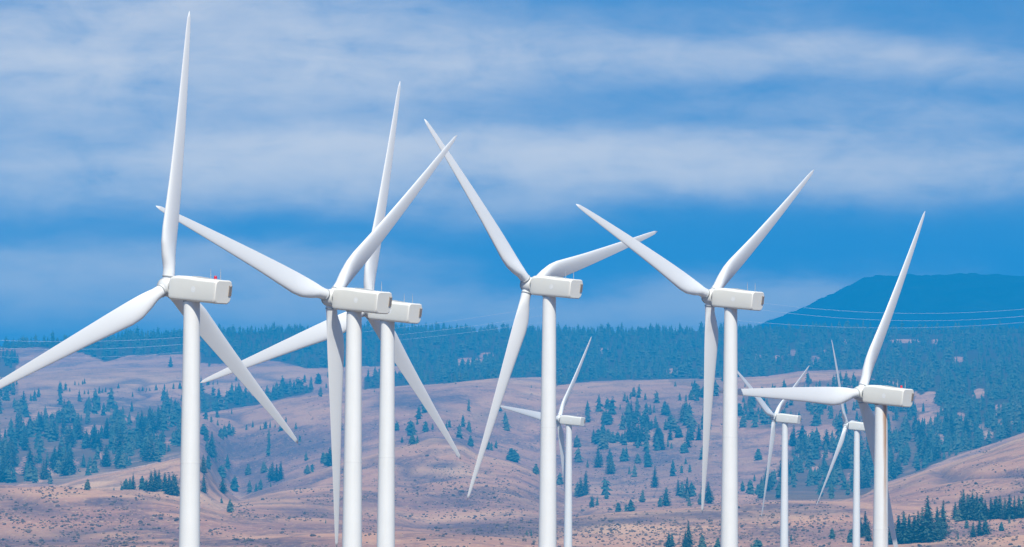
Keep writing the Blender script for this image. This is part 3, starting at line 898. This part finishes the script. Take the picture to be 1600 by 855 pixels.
# feet that fall just over a crest: set them on the nearest ground below
for dy in (1.5, 3, 5, 8, 12):
    if not miss.any(): break
    a, b, c, d = hits(cp[miss, 0], cp[miss, 1] + dy)
    hx[miss], hyy[miss], hz[miss], hd[miss] = a, b, c, d
    miss = np.isnan(hd)
ok = ~miss
near_pref = np.array([{'grove': 3, 'slope': 2}.get(c[3], 0) for c in cand])
inview = (cp[:, 0] > 2) & (cp[:, 0] < 1598) & (cp[:, 1] - cp[:, 2] < 850)
score = np.where(ok & inview, cp[:, 2] + np.where((near_pref > 0) & (cp[:, 2] >= 8), 14.0, 0.0), -1)     # trees that stand apart first: they can be counted
order = np.argsort(-score)
single = set(order[:286].tolist())

# merged far forest (one mass)
Vs, Ts, Cs, Ks = [], [], [], []; off = 0
FARM = [merged(v) for v in FAR] 
rest = [i for i in range(len(cand)) if ok[i] and i not in single]
for vi, (V, T, nc) in enumerate(FARM):
    ids = [i for i in rest if i % len(FARM) == vi]
    if not ids: continue
    ids = np.array(ids); n = len(ids)
    s = cp[ids, 2] * hd[ids] / F_PX
    wob = RNG.uniform(1.02, 1.5, n)
    a = RNG.uniform(0, 6.283, n); ca, sa = np.cos(a), np.sin(a)
    jit = RNG.uniform(-1, 1, (n, 3)) * .35
    vx = (V[None, :, 0] * ca[:, None] - V[None, :, 1] * sa[:, None]) * (s * wob)[:, None]
    vy = (V[None, :, 0] * sa[:, None] + V[None, :, 1] * ca[:, None]) * (s * wob)[:, None]
    vz = V[None, :, 2] * s[:, None]
    P = np.stack([vx + hx[ids][:, None], vy + hyy[ids][:, None], vz + hz[ids][:, None] - .3], -1).reshape(-1, 3)
    TT = (T[None] + (np.arange(n) * len(V))[:, None, None]).reshape(-1, 3) + off
    mi = np.zeros((n, len(T)), np.int32); mi[:, nc:] = 1
    Vs.append(P); Ts.append(TT); Ks.append(mi.ravel()); Cs.append(np.repeat(RNG.uniform(0, 1, n), len(V))); off += len(P)
fm = np_mesh('conifer_forest', np.concatenate(Vs), np.concatenate(Ts), False, dict(tint=np.concatenate(Cs)))
fm.materials.append(M_FOL); fm.materials.append(M_TRUNK)
fm.polygons.foreach_set('material_index', np.concatenate(Ks))
fo = link('conifer_forest', fm)
tag(fo, 'dense blue-hazed conifer forest covering the far ridge and upper slopes', 'forest', kind='stuff')
print('trees', len(cand), 'faces', len(fm.polygons))

# single trees
TREF = [(300, 'beacon turbine'), (553, 'front turbine of the overlapping pair'), (606, 'rear turbine of the overlapping pair'), (858, 'thick tower beside the small turbine'),
        (1142, 'mast-topped turbine near the mountain'), (1377, 'rust-stained tower'), (889, 'small turbine beside the thick tower'), (1226, 'lone small turbine'), (1339, 'small turbine beside the rust-stained tower')]
ORD = 'nearest second third fourth fifth sixth seventh eighth ninth tenth eleventh twelfth'.split()


def where_is(px, py, src):
    if src == 'grove':
        if px > 1485 and py < 830: return ('tall conifer in the dense row along the tan bank', 'row')
        if 1385 < px < 1480: return ('tall conifer in the near clump beside the rust-stained tower', 'clump')
        if px > 1485: return ('low conifer below the dense row on the tan bank', 'below')
        if px < 1140: return ('dark conifer rising from the bottom edge among sage', 'bottom')
        return ('conifer standing among sage by the small towers', 'sage')
    if src == 'left': return ('conifer in the dense stand on the slope beside the clean-towered beacon turbine', 'stand beside beacon turbine')
    if src == 'right': return ('conifer in the dense forest behind the rust-stained turbine', 'forest behind rust-stained turbine')
    if src in ('midright', 'mid'): return ('conifer in the open woodland behind the small turbines', 'woodland behind small turbines')
    if src in ('ridge', 'strip'): return ('conifer on the far blue ridge', 'ridge')
    if px < 300:
        return ('conifer on the grassy shoulder under the dense stand', 'shoulder') if py > 700 else ('small conifer in the rows on the upper tan meadow', 'meadow rows')
    if px < 400: return ('conifer on the slope beside the clean beacon tower', 'beacon slope')
    if px < 545: return ('conifer on the tan hill flank near the overlapping pair', 'flank')
    if px < 850: return ('conifer behind the bare rounded hill', 'rounded hill')
    if px < 1135:
        if py > 710: return ('conifer low on the purple slope', 'lower purple slope')
        return ('conifer high on the purple slope', 'upper purple slope')
    return ('conifer on the slope by the lone small turbine', 'gap slope')


cells = {}
for i in sorted(single):
    px, py, h = cp[i]
    lab, key = where_is(px, py, cand[i][3])
    cells.setdefault((lab, key), []).append(i)

TOWERX = np.array([t[0] for t in TREF])


def make_tree(i):
    px, py, h = cp[i]; s = h * hd[i] / F_PX
    bush = cand[i][4]
    r = random.Random(i)
    if h >= 26 and not bush:
        root = bpy.data.objects.new('conifer_tree', None); COL.objects.link(root); root.empty_display_size = .1
        link('crown', ME_NEAR[r.randrange(len(ME_NEAR))], parent=root); link('trunk', ME_TRUNK, parent=root)
    else:
        lst = ME_BUSH if bush else ME_MID
        root = link('conifer_shrub' if bush else 'conifer_tree', lst[r.randrange(len(lst))])
    root.location = (hx[i], hyy[i], hz[i] - .25)
    root.rotation_euler = (r.uniform(-.03, .03), r.uniform(-.03, .03), r.uniform(0, 6.28))
    q = r.uniform(1.02, 1.42)
    root.scale = (s * q, s * q, s)
    return root


_units = 'first second third fourth fifth sixth seventh eighth ninth'.split()
NTH = _units + 'tenth eleventh twelfth thirteenth fourteenth fifteenth sixteenth seventeenth eighteenth nineteenth'.split()
for t_, o_ in (('twenty', 'twentieth'), ('thirty', 'thirtieth'), ('forty', 'fortieth'), ('fifty', 'fiftieth'), ('sixty', 'sixtieth'), ('seventy', 'seventieth'), ('eighty', 'eightieth'), ('ninety', 'ninetieth')):
    NTH += [o_] + [t_ + '-' + u_ for u_ in _units]
REFX = {'upper purple slope': (889, 'the thick tower'), 'lower purple slope': (889, 'the thick tower'), 'shoulder': (298, 'the beacon tower'), 'meadow rows': (298, 'the beacon tower'),
        'beacon slope': (298, 'the clean beacon tower'), 'flank': (549, 'the pair'), 'rounded hill': (855, 'the thick tower'), 'gap slope': (1226, 'the small turbine'), 'row': (1385, 'the rust-stained tower'), 'clump': (1385, 'the rust-stained tower')}
for (lab, key), ids in cells.items():
    grp = 'conifers: ' + key
    # rank by size inside the stand; the largest few are told apart by height, the rest by the tower they stand nearest to
    byh = sorted(ids, key=lambda i: -cp[i][2])
    used = {}
    for n, i in enumerate(byh):
        o = make_tree(i)
        px, py, h = cp[i]
        plain_lab = lab.replace('tall ', '').replace('small conifer', 'conifer').replace('low conifer', 'conifer')
        apart = key in REFX and len(ids) > 8
        if n < 4 or (len(ids) <= 16 and not apart):
            size = ['tallest', 'second tallest', 'third tallest', 'fourth tallest', 'fifth tallest', 'sixth tallest', 'seventh tallest', 'eighth tallest', 'ninth tallest',
                    'tenth tallest', 'eleventh tallest', 'twelfth tallest', 'fourth smallest', 'third smallest', 'second smallest', 'smallest']
            k = n if n < 12 or len(ids) > 16 else 16 - (len(ids) - n)
            l = size[min(k, n)] + ' ' + plain_lab
        elif apart:
            rx, rname = REFX[key]
            k = sorted(ids, key=lambda q_: abs(cp[q_][0] - rx)).index(i)
            l = NTH[k] + ' ' + plain_lab.split(' beside ')[0] + ', counting outward from ' + rname
        else:
            l = ('mid-sized ' if h > 16 else 'small ') + plain_lab
        tag(o, l, 'shrub' if cand[i][4] else 'tree', grp)

# one bleached snag
sx, sy, sz, sd = hits(np.array([1247.5]), np.array([722.0]))
bm = bmesh.new()
def stick(bm, p, q, r0, r1, n=6):
    p, q = Vector(p), Vector(q); d = (q - p).normalized(); u = d.orthogonal().normalized(); v = d.cross(u)
    a = [bm.verts.new(p + (u * math.cos(t) + v * math.sin(t)) * r0) for t in [i * 2 * math.pi / n for i in range(n)]]
    b = [bm.verts.new(q + (u * math.cos(t) + v * math.sin(t)) * r1) for t in [i * 2 * math.pi / n for i in range(n)]]
    for i in range(n): bm.faces.new((a[i], a[(i + 1) % n], b[(i + 1) % n], b[i]))
    bm.faces.new(a); bm.faces.new(b)
stick(bm, (0, 0, -.5), (.15, 0, 8.5), .42, .1)
for k in range(9):
    t = k * 2.4; z = 2.5 + k * .62
    stick(bm, (.05, 0, z), (math.cos(t) * 1.3, math.sin(t) * 1.3, z + .7), .13, .04)
sn = link('dead_tree', from_bm('dead_tree', bm), M_SNAG); sn.location = (sx[0], sy[0], sz[0])
tag(sn, 'bleached bare dead tree standing among green conifers beside the lone small turbine', 'tree')

# sagebrush and tussocks: ground cover nobody could count
def bush_geo(seed):
    r = random.Random(seed); V = []; T = []
    for k in range(7):
        t = r.uniform(0, 6.28); q = r.uniform(0, .5); c = (q * math.cos(t), q * math.sin(t), r.uniform(.15, .5)); b0 = len(V); s = r.uniform(.28, .5)
        V.extend([(c[0] + s, c[1], c[2] - .1), (c[0] - s * .5, c[1] + s * .87, c[2] - .1), (c[0] - s * .5, c[1] - s * .87, c[2] - .1), (c[0] + r.uniform(-.1, .1), c[1], c[2] + s), (c[0], c[1], c[2] - .5)])
        T.extend([(b0, b0 + 1, b0 + 3), (b0 + 1, b0 + 2, b0 + 3), (b0 + 2, b0, b0 + 3), (b0, b0 + 1, b0 + 4), (b0 + 1, b0 + 2, b0 + 4), (b0 + 2, b0, b0 + 4)])
    return np.array(V), np.array(T)


nb = 42000
qx = RNG.uniform(-60, 1660, nb); qy = RNG.uniform(600, 858, nb) 
prob = np.clip(fbm(qx / 38, qy / 13, 131, 3) * 3.2 + .05, 0.02, 1) * np.interp(qy, [600, 690, 760, 858], [.15, .5, .8, 1.0])
prob = np.maximum(prob, blobs(qx, qy, [(740, 775, 90, 45, .9), (1050, 833, 170, 20, 1), (870, 825, 90, 18, .9), (1260, 825, 90, 25, 1), (1560, 830, 50, 18, .9), (440, 695, 70, 20, .7), (1000, 760, 130, 30, .55), (130, 815, 140, 16, .5)]))
kp = RNG.uniform(0, 1, nb) < prob
for poly, dens, _k in FOREST:
    if dens > 12: kp &= ~inpoly(qx, qy, poly)
qx, qy = qx[kp], qy[kp]
bx, by, bz, bd = hits(qx, qy); g = ~np.isnan(bd); bx, by, bz, bd = bx[g], by[g], bz[g], bd[g]
Vs, Ts, Cs = [], [], []; off = 0
BG = [bush_geo(k) for k in range(4)]
for vi, (V, T) in enumerate(BG):
    e = np.arange(vi, len(bx), 4); n = len(e)
    s = RNG.gamma(2.2, .30, n) * .62 + .22; a = RNG.uniform(0, 6.28, n); ca, sa = np.cos(a)[:, None], np.sin(a)[:, None]
    P = np.stack([(V[None, :, 0] * ca - V[None, :, 1] * sa) * 1.5 * s[:, None] + bx[e, None], (V[None, :, 0] * sa + V[None, :, 1] * ca) * 1.5 * s[:, None] + by[e, None],
                  V[None, :, 2] * s[:, None] * 1.1 + bz[e, None]], -1).reshape(-1, 3)
    Vs.append(P); Ts.append((T[None] + (np.arange(n) * len(V))[:, None, None]).reshape(-1, 3) + off); Cs.append(np.repeat(RNG.uniform(0, 1, n), len(V))); off += len(P)
so = link('sagebrush', np_mesh('sagebrush', np.concatenate(Vs), np.concatenate(Ts), False, dict(tint=np.concatenate(Cs))), M_SAGE)
tag(so, 'low grey sagebrush and tussocks scattered over the tan slopes', 'sagebrush', kind='stuff')

# ------------------------------------------------------------------ power lines
def wire(pts, D, label, group, rad=.16):
    xs = [p[0] for p in pts]; ys = [p[1] for p in pts]
    cf = np.polyfit(xs, ys, 2)
    xx = np.linspace(xs[0], xs[-1], 40)
    cu = bpy.data.curves.new('power_line', 'CURVE'); cu.dimensions = '3D'; cu.bevel_depth = rad; cu.bevel_resolution = 1
    sp = cu.splines.new('POLY'); sp.points.add(len(xx) - 1)
    for p, x in zip(sp.points, xx):
        w = at(x, float(np.polyval(cf, x)), D); p.co = (*w, 1)
    o = bpy.data.objects.new('power_line', cu); COL.objects.link(o); cu.materials.append(M_WIRE)
    dg = bpy.context.evaluated_depsgraph_get()
    me = bpy.data.meshes.new_from_object(o.evaluated_get(dg)); bpy.data.objects.remove(o)
    if not me.materials: me.materials.append(M_WIRE)
    tag(link('power_line', me), label, 'power line', group)


gm = 'power lines before the mountain'
wire([(1141, 466), (1269, 482), (1374, 489), (1442, 490), (1508, 489), (1600, 482), (1760, 463)], 8000, 'uppermost thin pale power line sagging across the dark blue mountain', gm)
wire([(1141, 477), (1253, 491), (1374, 501), (1479, 501), (1600, 493.5), (1760, 473)], 8000, 'middle thin pale power line sagging across the foot of the dark blue mountain', gm)
wire([(1141, 500), (1193, 505), (1285, 509), (1374, 512), (1500, 511.5), (1600, 503.5), (1760, 485)], 8000, 'lowest thin pale power line just above the treetops below the mountain', gm)
gl = 'power lines beside the clean-towered beacon turbine'
wire([(-160, 520), (32, 532), (75, 534), (175, 534), (285, 527), (300, 525.5)], 7600, 'uppermost thin pale power line crossing the ridge forest beside the clean-towered beacon turbine', gl)
wire([(-160, 532), (0, 544), (75, 545.5), (172, 545.5), (285, 538), (300, 536.5)], 7600, 'middle thin pale power line crossing the ridge forest beside the clean-towered beacon turbine', gl)
wire([(-160, 546), (75, 559), (212, 556), (285, 550), (300, 549)], 7600, 'lowest thin pale power line crossing the meadow beside the clean-towered beacon turbine', gl, .11)
gc = 'power lines beyond the overlapping pair'
wire([(548, 520.5), (595, 516.5), (637, 510.5), (707, 501), (765, 493), (858, 478)], 8000, 'highest thin pale power line climbing from the overlapping turbine pair into the sky', gc, .12)
wire([(606, 525), (695, 515.5), (732, 510.5), (775, 504), (858, 491)], 8000, 'thin pale power line climbing along the treetops beyond the overlapping turbine pair', gc, .13)
wire([(606, 533), (732, 519.5), (775, 514), (858, 502)], 8000, 'lowest thin pale power line across the ridge forest beyond the overlapping turbine pair', gc, .13)

# ------------------------------------------------------------------ haze
HAZE_TOP = 715.0; HAZE_D = 1.15e-4
bm = bmesh.new(); box_bm(bm, -27500, 27500, -27500, 27500, -75.0, HAZE_TOP)
hz_me = from_bm('haze', bm)
hm_ = bpy.data.materials.new('haze_air'); hm_.use_nodes = True
nt = hm_.node_tree; nt.nodes.clear()
out = nt.nodes.new('ShaderNodeOutputMaterial'); pv = nt.nodes.new('ShaderNodeVolumePrincipled')
pv.inputs['Color'].default_value = (.006, .43, .94, 1); pv.inputs['Density'].default_value = HAZE_D; pv.inputs['Anisotropy'].default_value = 0.0
nt.links.new(pv.outputs[0], out.inputs['Volume'])
ho = link('haze', hz_me, hm_); tag(ho, 'thin blue haze lying over the plain and hills', 'haze', kind='stuff')

# ------------------------------------------------------------------ light
SUN_AZ = R(180 - 3)        # measured from +Y toward +X: almost straight behind the camera
SUN_EL = R(49)
sd_ = Vector((math.sin(SUN_AZ) * math.cos(SUN_EL), math.cos(SUN_AZ) * math.cos(SUN_EL), math.sin(SUN_EL)))
sun_d = bpy.data.lights.new('sun', 'SUN'); sun_d.energy = 4.2; sun_d.angle = R(.53); sun_d.color = (1.0, .965, .85)
sun = bpy.data.objects.new('sun', sun_d); COL.objects.link(sun)
sun.rotation_euler = (-sd_).to_track_quat('-Z', 'Y').to_euler(); sun.location = (0, 0, 500)

W = bpy.data.worlds.new('World'); SC.world = W; W.use_nodes = True
nt = W.node_tree; N = nt.nodes; L = nt.links
bg = N['Background']
tc = N.new('ShaderNodeTexCoord')
sep = N.new('ShaderNodeSeparateXYZ'); L.new(tc.outputs['Generated'], sep.inputs[0])
sky = N.new('ShaderNodeTexSky'); sky.sky_type = 'NISHITA'; sky.sun_disc = False
sky.sun_elevation = SUN_EL; sky.sun_rotation = SUN_AZ; sky.altitude = 600; sky.air_density = 1.0; sky.dust_density = 0.1; sky.ozone_density = 4.0
# low sky as deep as the sky higher up (very clear air): look the sky texture up at a raised elevation
zz = mth(nt, 'ADD', mth(nt, 'MULTIPLY', mth(nt, 'MAXIMUM', sep.outputs[2], 0.0), .8), .30)
cmb = N.new('ShaderNodeCombineXYZ'); L.new(sep.outputs[0], cmb.inputs[0]); L.new(sep.outputs[1], cmb.inputs[1]); L.new(zz, cmb.inputs[2])
nrm = N.new('ShaderNodeVectorMath'); nrm.operation = 'NORMALIZE'; L.new(cmb.outputs[0], nrm.inputs[0]); L.new(nrm.outputs[0], sky.inputs[0])
STR = 0.10
# clouds: streaky banks placed by compass direction and elevation
az = mth(nt, 'ARCTAN2', sep.outputs[0], sep.outputs[1]); el = mth(nt, 'ARCSINE', sep.outputs[2])
av = N.new('ShaderNodeCombineXYZ'); L.new(az, av.inputs[0]); L.new(el, av.inputs[1])
w1n = noise(nt, mapped(nt, av.outputs[0], (1, 2.6, 1)), 14, 5, .55); w2n = noise(nt, mapped(nt, av.outputs[0], (1, 2.2, 1)), 30, 4, .55)
azw = mth(nt, 'ADD', az, mth(nt, 'MULTIPLY', mth(nt, 'SUBTRACT', w2n, .5), .05))
elw = mth(nt, 'ADD', el, mth(nt, 'MULTIPLY', mth(nt, 'SUBTRACT', w1n, .5), .018))
CL = [(900, 120, 1700, 190, .08), (110, 110, 420, 90, .55), (40, 275, 340, 65, .55), (440, 255, 170, 48, 1.25), (800, 245, 280, 38, 1.15), (1130, 268, 320, 42, .85), (1420, 92, 330, 30, .34), (930, 75, 300, 40, .28), (600, 120, 240, 55, .42),
      (1480, 235, 240, 60, .34), (90, 468, 400, 52, 1.0), (760, 486, 420, 30, 1.1), (1150, 476, 200, 34, .95), (620, 300, 300, 40, .45), (300, 20, 300, 30, .3), (1300, 165, 300, 26, .14), (380, 425, 240, 30, .55)]
tot = None
for x, y, rx, ry, a in CL:
    q = mth(nt, 'ADD', mth(nt, 'POWER', mth(nt, 'DIVIDE', mth(nt, 'SUBTRACT', azw, (x - 800) / F_PX), rx / F_PX), 2.0),
            mth(nt, 'POWER', mth(nt, 'DIVIDE', mth(nt, 'SUBTRACT', elw, (HOR - y) / F_PX), ry / F_PX), 2.0))
    g_ = mth(nt, 'MULTIPLY', mth(nt, 'EXPONENT', mth(nt, 'MULTIPLY', q, -1.0)), a)
    tot = g_ if tot is None else mth(nt, 'ADD', tot, g_)
streak = noise(nt, mapped(nt, av.outputs[0], (1, 4.5, 1)), 32, 6, .6, .3)
puff = noise(nt, mapped(nt, av.outputs[0], (1, 1.8, 1)), 75, 6, .58, .6)
cov = mth(nt, 'MULTIPLY', tot, mth(nt, 'ADD', .22, mth(nt, 'ADD', mth(nt, 'MULTIPLY', ramp(nt, streak, [(.28, 0.0), (.72, 1.0)]), .8), mth(nt, 'MULTIPLY', ramp(nt, puff, [(.3, 0.0), (.7, 1.0)]), .55))))
# elsewhere in the sky: broken high cloud
other = noise(nt, mapped(nt, tc.outputs['Generated'], (3, 3, 9)), 1.6, 6, .6)
cov = mth(nt, 'ADD', cov, mth(nt, 'MULTIPLY', ramp(nt, other, [(.5, 0.0), (.75, .5)]), ramp(nt, el, [(.11, 0.0), (.3, 1.0)])))
cov = mth(nt, 'SUBTRACT', 1.0, mth(nt, 'EXPONENT', mth(nt, 'MULTIPLY', cov, -1.75)), clamp=True)
hs = N.new('ShaderNodeHueSaturation'); hs.inputs['Saturation'].default_value = 1.25; L.new(sky.outputs[0], hs.inputs['Color'])
cloud = (1.22 / STR, 1.03 / STR, .78 / STR)
L.new(mixc(nt, cov, hs.outputs[0], cloud), bg.inputs['Color']); bg.inputs['Strength'].default_value = STR

# ------------------------------------------------------------------ render settings
SC.view_settings.view_transform = 'Standard'; SC.view_settings.look = 'None'; SC.view_settings.gamma = 1.0; SC.view_settings.use_curve_mapping = False
SC.view_settings.exposure = 0.4
SC.render.engine = 'CYCLES'
cy = SC.cycles
cy.max_bounces = 4; cy.diffuse_bounces = 2; cy.glossy_bounces = 2; cy.volume_bounces = 1; cy.transmission_bounces = 2; cy.transparent_max_bounces = 8
cy.use_denoising = True
try: cy.denoiser = 'OPENIMAGEDENOISE'
except Exception: pass
cy.use_adaptive_sampling = False
